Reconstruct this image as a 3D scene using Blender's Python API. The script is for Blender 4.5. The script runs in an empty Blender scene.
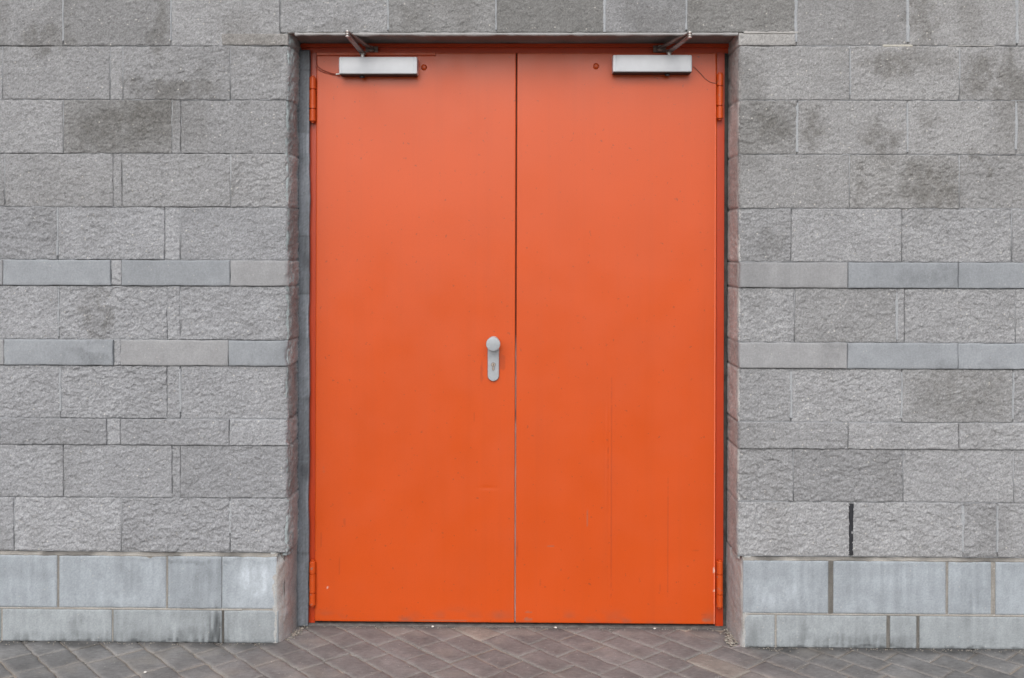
import bpy, bmesh, math, random
import numpy as np
from mathutils import Vector, Matrix

random.seed(11)
rng = np.random.default_rng(7)
scene = bpy.context.scene
col = bpy.context.collection

# ------------------------------------------------------------------ noise
def vnoise(x, y, seed=0):
    xi = np.floor(x).astype(np.int64); yi = np.floor(y).astype(np.int64)
    fx = x - xi; fy = y - yi
    fx = fx*fx*fx*(fx*(fx*6-15)+10); fy = fy*fy*fy*(fy*(fy*6-15)+10)
    def h(a, b):
        n = (a*374761393 + b*668265263 + seed*1442695041) & 0xFFFFFFFF
        n = ((n ^ (n >> 13))*1274126177) & 0xFFFFFFFF
        n = n ^ (n >> 16)
        return (n & 0xFFFF)/65535.0
    a = h(xi, yi); b = h(xi+1, yi); c = h(xi, yi+1); d = h(xi+1, yi+1)
    return ((a*(1-fx)+b*fx)*(1-fy) + (c*(1-fx)+d*fx)*fy)*2-1

def fbm(x, y, s, octs=4, seed=0, gain=.5):
    v = 0; a = 1; t = 0
    for i in range(octs):
        v = v + a*vnoise(x/s + 17.3*i, y/s - 9.1*i, seed+i*13); t += a
        a *= gain; s *= .5
    return v/t

def sstep(a, b, x):
    t = np.clip((x-a)/(b-a), 0, 1); return t*t*(3-2*t)

# ------------------------------------------------------------------ meshes
class Acc:
    """collects grid patches and boxes into one mesh with a base colour per vertex"""
    def __init__(s): s.v = []; s.f = []; s.c = []; s.n = 0
    def grid(s, X, Y, Z, C, flip=False):
        nu, nv = X.shape
        s.v.append(np.stack([X, Y, Z], -1).reshape(-1, 3))
        C = np.broadcast_to(np.asarray(C, float), X.shape+(3,)).reshape(-1, 3)
        s.c.append(C)
        i = np.arange(nu*nv).reshape(nu, nv)
        q = np.stack([i[:-1, :-1], i[1:, :-1], i[1:, 1:], i[:-1, 1:]], -1).reshape(-1, 4)
        if flip: q = q[:, ::-1]
        s.f.append(q + s.n); s.n += nu*nv
    def box(s, x0, x1, y0, y1, z0, z1, c):
        v = np.array([(x0,y0,z0),(x1,y0,z0),(x1,y1,z0),(x0,y1,z0),(x0,y0,z1),(x1,y0,z1),(x1,y1,z1),(x0,y1,z1)], float)
        q = np.array([(0,3,2,1),(4,5,6,7),(0,1,5,4),(1,2,6,5),(2,3,7,6),(3,0,4,7)])
        s.v.append(v); s.f.append(q+s.n); s.c.append(np.tile(np.asarray(c, float), (8, 1))); s.n += 8
    def build(s, name, mat, parent=None, smooth=True):
        V = np.concatenate(s.v); F = np.concatenate(s.f); Cc = np.concatenate(s.c)
        me = bpy.data.meshes.new(name)
        me.vertices.add(len(V)); me.vertices.foreach_set('co', V.astype(np.float32).ravel())
        me.loops.add(F.size); me.loops.foreach_set('vertex_index', F.astype(np.int32).ravel())
        me.polygons.add(len(F))
        me.polygons.foreach_set('loop_start', np.arange(0, F.size, 4, dtype=np.int32))
        me.polygons.foreach_set('use_smooth', np.full(len(F), smooth))
        me.update(calc_edges=True); me.validate()
        at = me.color_attributes.new('Col', 'FLOAT_COLOR', 'POINT')
        at.data.foreach_set('color', np.concatenate([Cc, np.ones((len(Cc), 1))], 1).astype(np.float32).ravel())
        me.materials.append(mat)
        o = bpy.data.objects.new(name, me); col.objects.link(o)
        if parent: o.parent = parent
        return o

def bm_obj(name, bm, mat, parent=None, bevel=0, seg=2, smooth=True):
    if bevel:
        bmesh.ops.bevel(bm, geom=bm.edges[:], offset=bevel, segments=seg, affect='EDGES', profile=.6)
    bmesh.ops.recalc_face_normals(bm, faces=bm.faces[:])
    me = bpy.data.meshes.new(name); bm.to_mesh(me); bm.free()
    me.materials.append(mat)
    if smooth:
        for p in me.polygons: p.use_smooth = True
        me.set_sharp_from_angle(angle=math.radians(40))
    o = bpy.data.objects.new(name, me); col.objects.link(o)
    if parent: o.parent = parent
    return o

def add_box(bm, x0, x1, y0, y1, z0, z1):
    r = bmesh.ops.create_cube(bm, size=1)
    for v in r['verts']:
        v.co = Vector((x0+(v.co.x+.5)*(x1-x0), y0+(v.co.y+.5)*(y1-y0), z0+(v.co.z+.5)*(z1-z0)))
    return r['verts']

def add_cyl(bm, p0, p1, r0, r1=None, seg=24):
    p0 = Vector(p0); p1 = Vector(p1); d = p1-p0
    m = Matrix.Translation((p0+p1)/2) @ d.to_track_quat('Z', 'Y').to_matrix().to_4x4()
    return bmesh.ops.create_cone(bm, cap_ends=True, segments=seg, radius1=r0, radius2=r0 if r1 is None else r1, depth=d.length, matrix=m)['verts']

def add_lathe(bm, prof, origin, axis, seg=32):
    """prof: (radius, distance along axis)"""
    q = Vector(axis).to_track_quat('Z', 'Y'); rings = []
    for r, t in prof:
        rings.append([bm.verts.new(Vector(origin)+q @ Vector((r*math.cos(2*math.pi*k/seg), r*math.sin(2*math.pi*k/seg), t))) for k in range(seg)])
    for a, b in zip(rings, rings[1:]):
        for k in range(seg): bm.faces.new((a[k], a[(k+1) % seg], b[(k+1) % seg], b[k]))
    bm.faces.new(rings[0][::-1]); bm.faces.new(rings[-1])

def add_bar(bm, p0, p1, w, t, w1=None):
    """flat bar lying level, rounded ends"""
    p0 = Vector(p0); p1 = Vector(p1); d = (p1-p0); L = d.length; d.normalize()
    side = d.cross(Vector((0, 0, 1))).normalized(); up = side.cross(d)
    w1 = w1 or w; pts = []
    for k in range(9):
        a = math.pi/2 + math.pi*k/8; pts.append((math.cos(a)*w/2, math.sin(a)*w/2))
    for k in range(9):
        a = -math.pi/2 + math.pi*k/8; pts.append((L+math.cos(a)*w1/2, math.sin(a)*w1/2))
    lo = [bm.verts.new(p0+d*a+side*b-up*t/2) for a, b in pts]
    hi = [bm.verts.new(p0+d*a+side*b+up*t/2) for a, b in pts]
    n = len(pts)
    for k in range(n): bm.faces.new((lo[k], lo[(k+1) % n], hi[(k+1) % n], hi[k]))
    bm.faces.new(lo[::-1]); bm.faces.new(hi)

def add_tube(bm, pts, r, seg=8):
    pts = [Vector(p) for p in pts]; rings = []
    for i, p in enumerate(pts):
        d = (pts[min(i+1, len(pts)-1)]-pts[max(i-1, 0)]).normalized()
        q = d.to_track_quat('Z', 'Y')
        rings.append([bm.verts.new(p+q @ Vector((r*math.cos(2*math.pi*k/seg), r*math.sin(2*math.pi*k/seg), 0))) for k in range(seg)])
    for a, b in zip(rings, rings[1:]):
        for k in range(seg): bm.faces.new((a[k], a[(k+1) % seg], b[(k+1) % seg], b[k]))
    bm.faces.new(rings[0][::-1]); bm.faces.new(rings[-1])

def empty(name, loc, label, cat, group=None):
    o = bpy.data.objects.new(name, None); col.objects.link(o); o.location = loc
    o.empty_display_size = .2
    o['label'] = label; o['category'] = cat; o['kind'] = 'thing'
    if group: o['group'] = group
    return o

# ------------------------------------------------------------------ materials
class M:
    def __init__(s, name, rough=.85, spec=.5, metal=0):
        s.m = bpy.data.materials.new(name); s.m.use_nodes = True
        s.nt = s.m.node_tree; s.b = s.nt.nodes['Principled BSDF']
        s.b.inputs['Roughness'].default_value = rough
        s.b.inputs['Specular IOR Level'].default_value = spec
        s.b.inputs['Metallic'].default_value = metal
        s.co = s.n('ShaderNodeTexCoord').outputs['Object']
    def n(s, t, **k):
        x = s.nt.nodes.new(t)
        for a, v in k.items(): setattr(x, a, v)
        return x
    def put(s, sock, v):
        if isinstance(v, bpy.types.NodeSocket): s.nt.links.new(v, sock)
        else: sock.default_value = v
    def noise(s, scale, detail=3, rough=.55, stretch=None):
        t = s.n('ShaderNodeTexNoise'); t.inputs['Scale'].default_value = scale
        t.inputs['Detail'].default_value = detail; t.inputs['Roughness'].default_value = rough
        c = s.co
        if stretch:
            mp = s.n('ShaderNodeMapping'); mp.inputs['Scale'].default_value = stretch
            s.put(mp.inputs['Vector'], c); c = mp.outputs[0]
        s.put(t.inputs['Vector'], c); return t.outputs['Fac']
    def ramp(s, v, a, b, lo, hi):
        r = s.n('ShaderNodeMapRange'); r.clamp = True
        s.put(r.inputs[0], v)
        for i, x in enumerate((a, b, lo, hi)): r.inputs[i+1].default_value = x
        return r.outputs[0]
    def mix(s, f, a, b, mode='MIX'):
        r = s.n('ShaderNodeMix', data_type='RGBA', blend_type=mode)
        s.put(r.inputs[0], f); s.put(r.inputs[6], a); s.put(r.inputs[7], b); return r.outputs[2]
    def gray(s, v):
        r = s.n('ShaderNodeCombineColor')
        for i in range(3): s.put(r.inputs[i], v)
        return r.outputs[0]
    def mul(s, c, v): return s.mix(1.0, c, s.gray(v), 'MULTIPLY')
    def math(s, op, a, b):
        r = s.n('ShaderNodeMath', operation=op); s.put(r.inputs[0], a); s.put(r.inputs[1], b); return r.outputs[0]
    def attr(s): return s.n('ShaderNodeAttribute', attribute_name='Col').outputs['Color']
    def bump(s, h, strength, dist, prev=None):
        b = s.n('ShaderNodeBump'); b.inputs['Strength'].default_value = strength; b.inputs['Distance'].default_value = dist
        s.put(b.inputs['Height'], h)
        if prev: s.put(b.inputs['Normal'], prev)
        return b.outputs[0]
    def done(s, color=None, normal=None, rough=None):
        if color is not None: s.put(s.b.inputs['Base Color'], color)
        if normal is not None: s.put(s.b.inputs['Normal'], normal)
        if rough is not None: s.put(s.b.inputs['Roughness'], rough)
        return s.m

def rgba(c): return (c[0], c[1], c[2], 1)

def stone(name, speck=1., grain=.5, var=.16, dist=.0025):
    m = M(name, .92, .25)
    c = m.mul(m.attr(), m.ramp(m.noise(190, 4, .65), .25, .75, 1-var, 1+var))
    c = m.mul(c, m.ramp(m.noise(9, 3), .3, .7, .95, 1.05))
    vo = m.n('ShaderNodeTexVoronoi'); vo.inputs['Scale'].default_value = 95; m.put(vo.inputs['Vector'], m.co)
    sp = m.n('ShaderNodeSeparateColor'); m.put(sp.inputs[0], vo.outputs['Color'])
    f = m.math('MULTIPLY', m.ramp(sp.outputs[0], .955, .965, 0, 1), m.ramp(vo.outputs['Distance'], .15, .32, 1, 0))
    c = m.mix(m.math('MULTIPLY', f, .65*speck), c, (.62, .59, .54, 1))
    f = m.math('MULTIPLY', m.ramp(sp.outputs[1], .90, .92, 0, 1), m.ramp(vo.outputs['Distance'], .1, .32, 1, 0))
    c = m.mix(m.math('MULTIPLY', f, .55*speck), c, (.09, .085, .08, 1))
    nb = m.bump(m.noise(150, 5, .7), grain, dist)
    return m.done(c, nb)

MAT_rough = stone('split_face_concrete', 1., .8, .28)
MAT_smooth = stone('smooth_concrete', .4, .4, .15, .0015)
MAT_mortar = stone('mortar', .3, .5, .15)
MAT_render = stone('cement_render', .6, .6, .2)
MAT_paver = stone('paver_concrete', .45, .45, .16, .0015)

def paint(name, base, rough):
    m = M(name, rough, .55)
    m.b.inputs['Coat Weight'].default_value = 0.0
    c = m.mul(m.attr(), m.ramp(m.noise(4, 4), .3, .7, .975, 1.025))
    c = m.mul(c, m.ramp(m.noise(260, 2), .3, .7, .97, 1.03))
    # faint rain streaks
    st = m.ramp(m.noise(1, 3, .6, (38, 1, .9)), .52, .72, 0, 1)
    c = m.mix(m.math('MULTIPLY', st, .05), c, (.30, .06, .03, 1))
    # rare specks of dirt
    sp = m.ramp(m.noise(70, 2, .5), .715, .75, 0, .55)
    c = m.mix(sp, c, (.22, .05, .025, 1))
    nb = m.bump(m.noise(2.2, 2, .4), .18, .004)
    nb = m.bump(m.noise(420, 2), .10, .0006, nb)
    nb = m.bump(m.noise(1, 2, .5, (55, 1, 1.2)), .08, .001, nb)
    r = m.ramp(m.noise(6, 4), .3, .7, rough-.05, rough+.07)
    return m.done(c, nb, r)
MAT_orange = paint('orange_paint', None, .33)

def plain(name, c, rough, metal=0, spec=.5, var=.08, scale=60, bump=.1):
    m = M(name, rough, spec, metal)
    cc = m.mul(m.mix(0.0, rgba(c), rgba(c)), m.ramp(m.noise(scale, 4), .3, .7, 1-var, 1+var))
    return m.done(cc, m.bump(m.noise(300, 3), bump, .001), m.ramp(m.noise(25, 3), .3, .7, max(rough-.08, .05), rough+.08))

ORANGE = np.array((.56, .071, .005))
MAT_alu = plain('silver_lacquer', (.72, .75, .79), .42, 0, .5, .03, 30, .05)
MAT_arm = plain('worn_steel', (.20, .155, .14), .45, .55, .5, .25, 60)
MAT_shaft = plain('bare_steel', (.55, .54, .52), .35, .8)
MAT_knob = plain('satin_aluminium', (.38, .405, .43), .42, .35, .5, .06, 80, .12)
MAT_brass = plain('dull_brass', (.42, .35, .29), .45, .4)
MAT_zinc = plain('galvanised_steel', (.175, .195, .22), .5, .35, .5, .3, 14, .2)
MAT_dark = plain('dark_void', (.02, .02, .02), .9)
MAT_black = plain('black_sealant', (.018, .019, .024), .5, 0, .5, .3, 80, .4)
MAT_redplug = plain('plug_orange_paint', tuple(ORANGE*.8), .4)
MAT_cable = plain('dark_red_cable', (.28, .035, .012), .5)
MAT_wire = plain('grey_wire', (.10, .07, .06), .5)

# ------------------------------------------------------------------ the wall
DOOR_L, DOOR_R, DOOR_T = -.877, .782, 2.256
ROWS = {  # z0, z1, joints along x that were laid by hand
 'A': (2.21, 2.41, [-1.726,-1.322,-.916,-.514,-.113,.288,.59,.993,1.403,1.802]),
 'B': (2.01, 2.21, [-1.953,-1.55,-1.502,-1.101,None,1.191,1.592]),
 'C': (1.81, 2.01, [-1.724,-1.318,-1.285,None,.998,1.402,1.8]),
 'D': (1.611,1.81, [-1.944,-1.538,-1.504,-1.098,None,1.191,1.593]),
 'E': (1.414,1.611,[-1.745,-1.344,-1.286,None,.978,1.383,1.785]),
 'S1':(1.318,1.414,[-1.947,-1.543,-1.503,-1.097,None,1.185,1.588]),
 'F': (1.1175,1.318,[-1.74,-1.333,-1.285,None,.991,1.366,1.394,1.799]),
 'S2':(1.0215,1.1175,[-1.942,-1.533,-1.505,-1.103,None,1.183,1.588]),
 'G': (.824,1.0215,[-1.733,-1.333,-1.284,None,.979,1.384,1.792]),
 'S3':(.7255,.824,[-1.957,-1.557,-1.505,-1.099,None,1.187,1.592]),
 'H': (.53,.7255,[-1.72,-1.314,-1.282,None,.988,1.391,1.795]),
 'I': (.3295,.53,[-1.904,-1.502,-1.096,None,1.199,1.609,1.736]),
}
XL, XR = -4.3, 4.3
HALF = .0014          # half a joint

# damp stains: x, z, rx, rz, strength
STAINS = [(-1.80,2.24,.10,.045,.30),(-1.36,2.30,.035,.12,.28),(-.42,2.30,.06,.06,.15),
 (1.45,2.33,.06,.10,.32),(-.70,2.27,.2,.03,.15),
 (1.32,2.15,.11,.05,.38),(1.42,2.17,.05,.05,.2),(1.66,2.10,.06,.08,.36),(1.78,2.12,.05,.09,.3),(-1.34,2.055,.2,.04,.30),
 (-1.52,1.91,.17,.085,.30),(.90,1.92,.055,.07,.36),(1.05,1.93,.07,.07,.34),(1.30,1.87,.07,.07,.34),(1.48,1.95,.02,.07,.18),
 (1.24,1.72,.03,.08,.22),(1.50,1.70,.11,.085,.36),(1.68,1.76,.02,.06,.25),(-1.60,1.23,.045,.09,.28),(-1.62,1.06,.10,.03,.22),
 (1.60,.93,.20,.09,.20),(1.15,1.10,.05,.02,.12),(.90,1.50,.07,.05,.15),(1.33,1.26,.02,.02,.1),(-1.1,1.70,.02,.07,.14),
 (1.5,1.36,.15,.03,.15),(1.7,.78,.1,.03,.14)]
def stain_mask(X, Z):
    wx = X + .06*fbm(X, Z, .07, 5, 91); wz = Z + .05*fbm(X, Z, .07, 5, 97)
    k = np.zeros_like(X)
    for x, z, a, b, s in STAINS:
        d = ((wx-x)/a)**2 + ((np.where(wz < z, (wz-z)*.8, wz-z))/b)**2
        k = np.maximum(k, 1.15*s*(1-sstep(.0, 1.7, d)))
    k = k*np.clip(1.0+1.1*fbm(X*1.6, Z, .03, 4, 98)+.25*rng.standard_normal(X.shape), .1, 1.7)
    # broad damp blotches that ignore the joints, mostly in the upper courses
    k = k + .26*sstep(.10, .55, fbm(X, Z*.8, .26, 5, 99))*sstep(1.3, 2.0, Z) + .12*sstep(.15, .6, fbm(X*1.5, Z*.6, .2, 4, 101))
    return np.clip(k, 0, .5)

def lines(a, b, step):
    n = max(2, int(round((b-a-.006)/step)))
    return np.concatenate([[a, a+.0012], np.linspace(a+.003, b-.003, n+1), [b-.0012, b]])

def facets(x, y, s, seed):
    """cells with a random tilt each: the flats that a split face breaks into"""
    x = x/s; y = y/s; xi = np.floor(x).astype(np.int64); yi = np.floor(y).astype(np.int64)
    best = np.full(x.shape, 9.); out = np.zeros(x.shape)
    def h(a, b, k):
        n = (a*374761393 + b*668265263 + (seed+k)*1442695041) & 0xFFFFFFFF
        n = ((n ^ (n >> 13))*1274126177) & 0xFFFFFFFF
        return ((n ^ (n >> 16)) & 0xFFFF)/65535.0
    for i in (-1, 0, 1):
        for j in (-1, 0, 1):
            a = xi+i; b = yi+j
            dx = x-(a+h(a, b, 1)); dy = y-(b+h(a, b, 2)); d = dx*dx+dy*dy
            v = (h(a, b, 3)-.5)*.9 + dx*(h(a, b, 4)-.5)*1.1 + dy*(h(a, b, 5)-.5)*1.6
            m = d < best; out = np.where(m, v, out); best = np.where(m, d, best)
    return out

def chip_relief(X, Z, seed, amp):
    """broken concrete: chunky chips, longer sideways than tall"""
    big = fbm(X, Z, .10, 2, seed)*.0016
    ca, sa = math.cos(.45), math.sin(.45); U = X*ca+Z*sa; V = Z*ca-X*sa
    wx = X+.006*fbm(X, Z, .02, 2, seed+3); wz = Z+.005*fbm(X, Z, .02, 2, seed+4)
    a = facets(wx*.66, wz, .0195, seed+1)*.0027
    b = facets(wx*.8+3, wz, .0088, seed+2)*.0019
    c = vnoise(X/.009, Z/.0075+7, seed+7)*.0006
    d = rng.standard_normal(X.shape)*.0008
    return amp*(big+a+b+c)+(.5+.5*amp)*d

def face(acc, x0, x1, z0, z1, y, base, step, amp, seed, kind, openL=False, openR=False):
    """one block face: relief, worn arrises and sides running back into the wall"""
    g = HALF if kind != 'plinth' else .0035
    xa = x0+(0 if openL else g); xb = x1-(0 if openR else g); za = z0+(.0011 if kind != 'plinth' else .003); zb = z1-(.0011 if kind != 'plinth' else .003)
    if xb-xa < .012: return
    u = lines(xa, xb, step); v = lines(za, zb, step)
    X, Z = np.meshgrid(u, v, indexing='ij')
    e = np.minimum(np.minimum(X-xa, xb-X), np.minimum(Z-za, zb-Z))
    jag = fbm(X, Z, .03, 3, seed+40)
    wear = (.0042 if kind == 'rough' else .0045)*(1+1.1*jag)
    rel = chip_relief(X, Z, seed, amp) if kind == 'rough' else amp*(.0012*fbm(X, Z, .25, 2, seed)+.0008*fbm(X, Z, .03, 3, seed+3)+.0002*rng.standard_normal(X.shape))
    Y = y + np.minimum(rel, .0038) + .0022*np.clip(1-e/np.maximum(wear, .0015), 0, 1)**2
    # wobble of the outline
    fe = np.clip(1-e/.012, 0, 1)
    X, Z = X + fe*.0024*fbm(X, Z, .045, 3, seed+50), Z + fe*.0020*fbm(X, Z, .05, 3, seed+51)
    if openR:   # left jamb side of the opening: arris broken back
        d = xb-X; Y = Y + .010*np.clip(1-d/(.014+.010*fbm(X, Z, .05, 2, 61)), 0, 1)**2
        X = X + np.clip(1-d/.03, 0, 1)*(.009*fbm(X, Z, .05, 4, 63)-.004*np.clip(fbm(X, Z, .025, 3, 64), 0, 1))
    if openL:
        d = X-xa; Y = Y + .008*np.clip(1-d/(.010+.006*fbm(X, Z, .05, 2, 65)), 0, 1)**2
        X = X + np.clip(1-d/.03, 0, 1)*.004*fbm(X, Z, .07, 3, 67)
    # closing skirt
    X = np.pad(X, 1, mode='edge'); Z = np.pad(Z, 1, mode='edge'); Yp = np.pad(Y, 1, mode='edge')
    Yp[0, :] = Yp[-1, :] = .0145; Yp[:, 0] = Yp[:, -1] = .0145
    C = np.ones(X.shape+(3,))*np.asarray(base)
    w = fbm(X, Z, .16, 4, 300+seed % 7)
    C *= (1+.07*w)[..., None]
    if kind == 'rough':
        C *= (1+.125*np.clip(rng.standard_normal(X.shape), -2, 2.2)+.09*fbm(X, Z, .009, 2, 77))[..., None]
        k = stain_mask(X, Z)
        C *= (1-k)[..., None]*np.array([1, 1, 1]) + k[..., None]*np.array([.30, .275, .23])
    elif kind == 'band':
        k = stain_mask(X, Z); C *= (1-.8*k+.07*fbm(X, Z, .05, 4, 78)+.06*fbm(X*3, Z, .012, 2, 79))[..., None]
    acc.grid(X, Yp, Z, C)

rough = Acc(); bands = {(r, q): Acc() for r in ('S1', 'S2', 'S3') for q in (0, 1)}; mortarL = Acc(); mortarR = Acc()
MORTAR = np.array((.30, .31, .325))
def row_edges(js):
    """split at the opening (None) and continue the bond past the measured joints"""
    out = []; run = list(js)
    while run[0]-.402 > XL: run.insert(0, round(run[0]-.402, 3))
    run.insert(0, XL)
    while run[-1]+.403 < XR: run.append(round(run[-1]+.403, 3))
    run.append(XR)
    if None in run:
        i = run.index(None)
        return [run[:i]+[DOOR_L-.006], [DOOR_R+.003]+run[i+1:]]
    return [run]

DAMP = [('A', -.514, .22), ('A', -.113, .36), ('A', .59, .36), ('C', -1.724, .24), ('G', 1.384, .13), ('D', 1.191, .10), ('A', -1.726, .10), ('C', .785, .12), ('F', .991, .10)]
DARKROWS = {'B': .7, 'C': .7, 'E': .35, 'S1': 1, 'S2': 1, 'S3': 1, 'D': .4, 'F': .3, 'G': .3, 'H': .4, 'I': 0, 'A': .3}
seed = 100
for rn, (z0, z1, js) in ROWS.items():
    band = rn[0] == 'S'
    for run in row_edges(js):
        for x0, x1 in zip(run, run[1:]):
            seed += 11
            near = x1 > -2.2 and x0 < 2.2
            narrow = x1-x0 < .1
            step = .0036 if near else .014
            upper = z0 > 1.6
            g = .290*(1+.065*rng.standard_normal())*(0.95 if upper else 1.03)
            base = np.array((g*.965, g*.985, g*1.035)) if not upper else np.array((g*.975, g*.985, g*1.015))
            if x0 > .7: base = base*np.array((1.0, .992, .975))
            for br, bx, bk in DAMP:
                if br == rn and abs(x0-bx) < .004: base = base*(1-bk*np.array((.68, .71, .80)))
            zb = z0
            if rn == 'A' and x0 >= -.92 and x1 <= 1.0: zb = DOOR_T+.003
            oR = None; ol = None
            oR = abs(x1-(DOOR_L-.006)) < 1e-6; oL = abs(x0-(DOOR_R+.003)) < 1e-6
            if band and rn != 'S3' and not narrow:
                t = rng.random()
                base = np.array((.270, .287, .308)) if t < .6 else np.array((.278, .281, .290))
                base = base*(1+.05*rng.standard_normal())
                face(bands[rn, int(x0 > 0)], x0, x1, zb, z1, -.007, base, step, 1., seed, 'band', oL, oR)
            elif band:
                face(bands[rn, int(x0 > 0)], x0, x1, zb, z1, -.006 if not narrow else -.001, base, step, 1.0, seed, 'rough', oL, oR)
            else:
                amp = {'A': .65, 'B': .8, 'C': .95, 'D': 1.1, 'E': 1.15}.get(rn, 1.3)
                face(rough, x0, x1, zb, z1, rng.normal(0, .0007), base, step, amp*rng.uniform(.65, 1.3), seed, 'rough', oL, oR)
            # upright joint filled nearly flush, bed joint below raked here and there
            if not oR and x1 < XR:
                bl = (rn == 'I' and abs(x1-1.199) < .002)
                if not bl:
                    d = .002 if rng.random() < .65 else .007
                    mz = rng.uniform(.8, 1.2)
                    (mortarL if x1 < 0 else mortarR).box(x1-HALF-.0004, x1+HALF+.0004, d, .0145, zb+.001, z1-.001, MORTAR*mz)
            dk = rng.random() < DARKROWS[rn]*((.8 if x0 < 0 else .3) if not band else 1)
            if zb == z0 and not dk:
                (mortarL if x0 < 0 else mortarR).box(x0, x1, .0022, .0145, z0-.0022, z0+.0022, MORTAR*rng.uniform(.7, 1))
# lintel bearing pads beside the head of the opening
def pad(acc, x0, x1, z0, z1, y, c, s):
    face(acc, x0, x1, z0, z1, y, c, .004, .5, s, 'rough')
pad(rough, -1.132, -.884, 2.2115, 2.2555, -.0028, (.275, .268, .262), 900)
pad(mortarR, .782, .994, 2.2115, 2.257, .0005, (.33, .325, .32), 901)
# smeared pointing on a few wide upright joints and along the lintel
def smear(x, z0, z1, w, c=(.345, .36, .38)):
    v = np.linspace(z0, z1, int((z1-z0)/.004)+2); u = np.linspace(-1, 1, 7)
    U, Z = np.meshgrid(u, v, indexing='ij')
    W = w*(1+.45*fbm(Z*0+x*9, Z, .035, 3, int(abs(x)*997)))
    X = x + U*W/2 + .002*fbm(Z*0+x, Z, .08, 2, 5)
    Y = -.0022 + .006*np.abs(U)**3 + .001*fbm(X, Z, .02, 2, 8)
    (mortarL if np.min(X) < 0 else mortarR).grid(X, Y, Z, c)
for x, a, b, w in [(-1.726,2.23,2.40,.008),(-1.322,2.23,2.40,.008),(-.514,2.27,2.40,.009),(-.113,2.27,2.40,.008),(.288,2.262,2.40,.015),(.590,2.27,2.40,.009),
                   (.993,2.225,2.40,.013),(1.403,2.225,2.40,.016),(1.802,2.22,2.40,.015),(.998,1.82,2.0,.012),(1.402,1.82,2.0,.009),(1.80,1.83,2.0,.012),
                   (1.192,1.83+.2,2.2,.006),(1.592,2.09,2.2,.008),(-1.733,.85,1.01,.010),(-1.74,1.13,1.31,.009),(-1.745,1.43,1.60,.008),(-1.284,.85,1.01,.010),
                   (.979,.84,1.01,.012),(1.609,.35,.52,.014),(1.736,.35,.52,.012),(1.366,1.13,1.30,.012),(-1.096,.40,.52,.014),(1.384,.84,1.01,.008),(1.792,.84,1.01,.009)]:
    smear(x, a, b, w)
def bed_smear(x0, x1, z, w, c=(.40, .39, .38)):
    u = np.linspace(x0, x1, int((x1-x0)/.004)+2); v = np.linspace(-1, 1, 7)
    X, V = np.meshgrid(u, v, indexing='ij')
    Z = z + V*w/2*(1+.5*fbm(X, X*0+z, .05, 3, 21)); Y = -.0022 + .006*np.abs(V)**3
    (mortarL if np.min(X) < 0 else mortarR).grid(X, Y, Z, c)
bed_smear(.80, 1.0, 2.2595, .010); bed_smear(1.31, 1.42, 2.2105, .012, (.42, .40, .36)); bed_smear(1.55, 1.72, 2.2105, .005)
bed_smear(-.86, .78, DOOR_T-.002, .012, (.33, .325, .325))

# rows above the picture, up to the coping
for k in range(4):
    z0 = 2.41+.2*k; off = .2*(k % 2)-.18
    xs = [XL]+[x for x in np.arange(XL+.2+off*.5, XR-.05, .402)]+[XR]
    for x0, x1 in zip(xs, xs[1:]):
        seed += 11; g = .275*(1+.06*rng.standard_normal())
        face(rough, x0, x1, z0, z0+.2, 0, (g, g*.98, g*.95), .014, .7, seed, 'rough')

wall = empty('block_wall', (0, 0, 0), 'grey split-face concrete block wall with smooth bands and a bluish plinth round the orange door', 'wall')
rough.build('rough_blocks', MAT_rough, wall)
for rn, lab in (('S1', 'upper smooth blue-grey band'), ('S2', 'lower smooth blue-grey band')):
    for q in (0, 1):
        o = bands[rn, q].build('smooth_band', MAT_smooth, wall); o['label'] = lab+(' left of the door', ' right of the door')[q]
for q in (0, 1): bands['S3', q].build('rough_band', MAT_rough, wall)
mortarL.build('mortar_joint', MAT_mortar, wall); mortarR.build('mortar_joint', MAT_mortar, wall)
bs = Acc()
v = np.linspace(.336, .526, 60); u = np.linspace(-1, 1, 6)
U, Z = np.meshgrid(u, v, indexing='ij')
bs.grid(1.199+.0016+U*.0085*(1+.22*fbm(Z*0, Z, .03, 3, 4)), -.0045+.004*np.abs(U)**4, Z, (.02, .02, .025))
o = bs.build('joint_sealant', MAT_black, wall); o['label'] = 'black sealed joint'

# core behind the faces, and the coping
core = Acc()
for b in [(XL, DOOR_L-.02, .014, .42, .0, 3.21), (DOOR_R+.02, XR, .014, .42, .0, 3.21), (DOOR_L-.02, DOOR_R+.02, .014, .42, DOOR_T+.02, 3.21)]:
    core.box(*b, (.16, .155, .15))
core.build('wall_core', MAT_mortar, wall, smooth=False)
bm = bmesh.new(); add_box(bm, XL-.03, XR+.03, -.05, .47, 3.211, 3.28)
bm_obj('coping', bm, plain('coping_concrete', (.3, .3, .3), .9, 0, .3), wall, .006)

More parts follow.
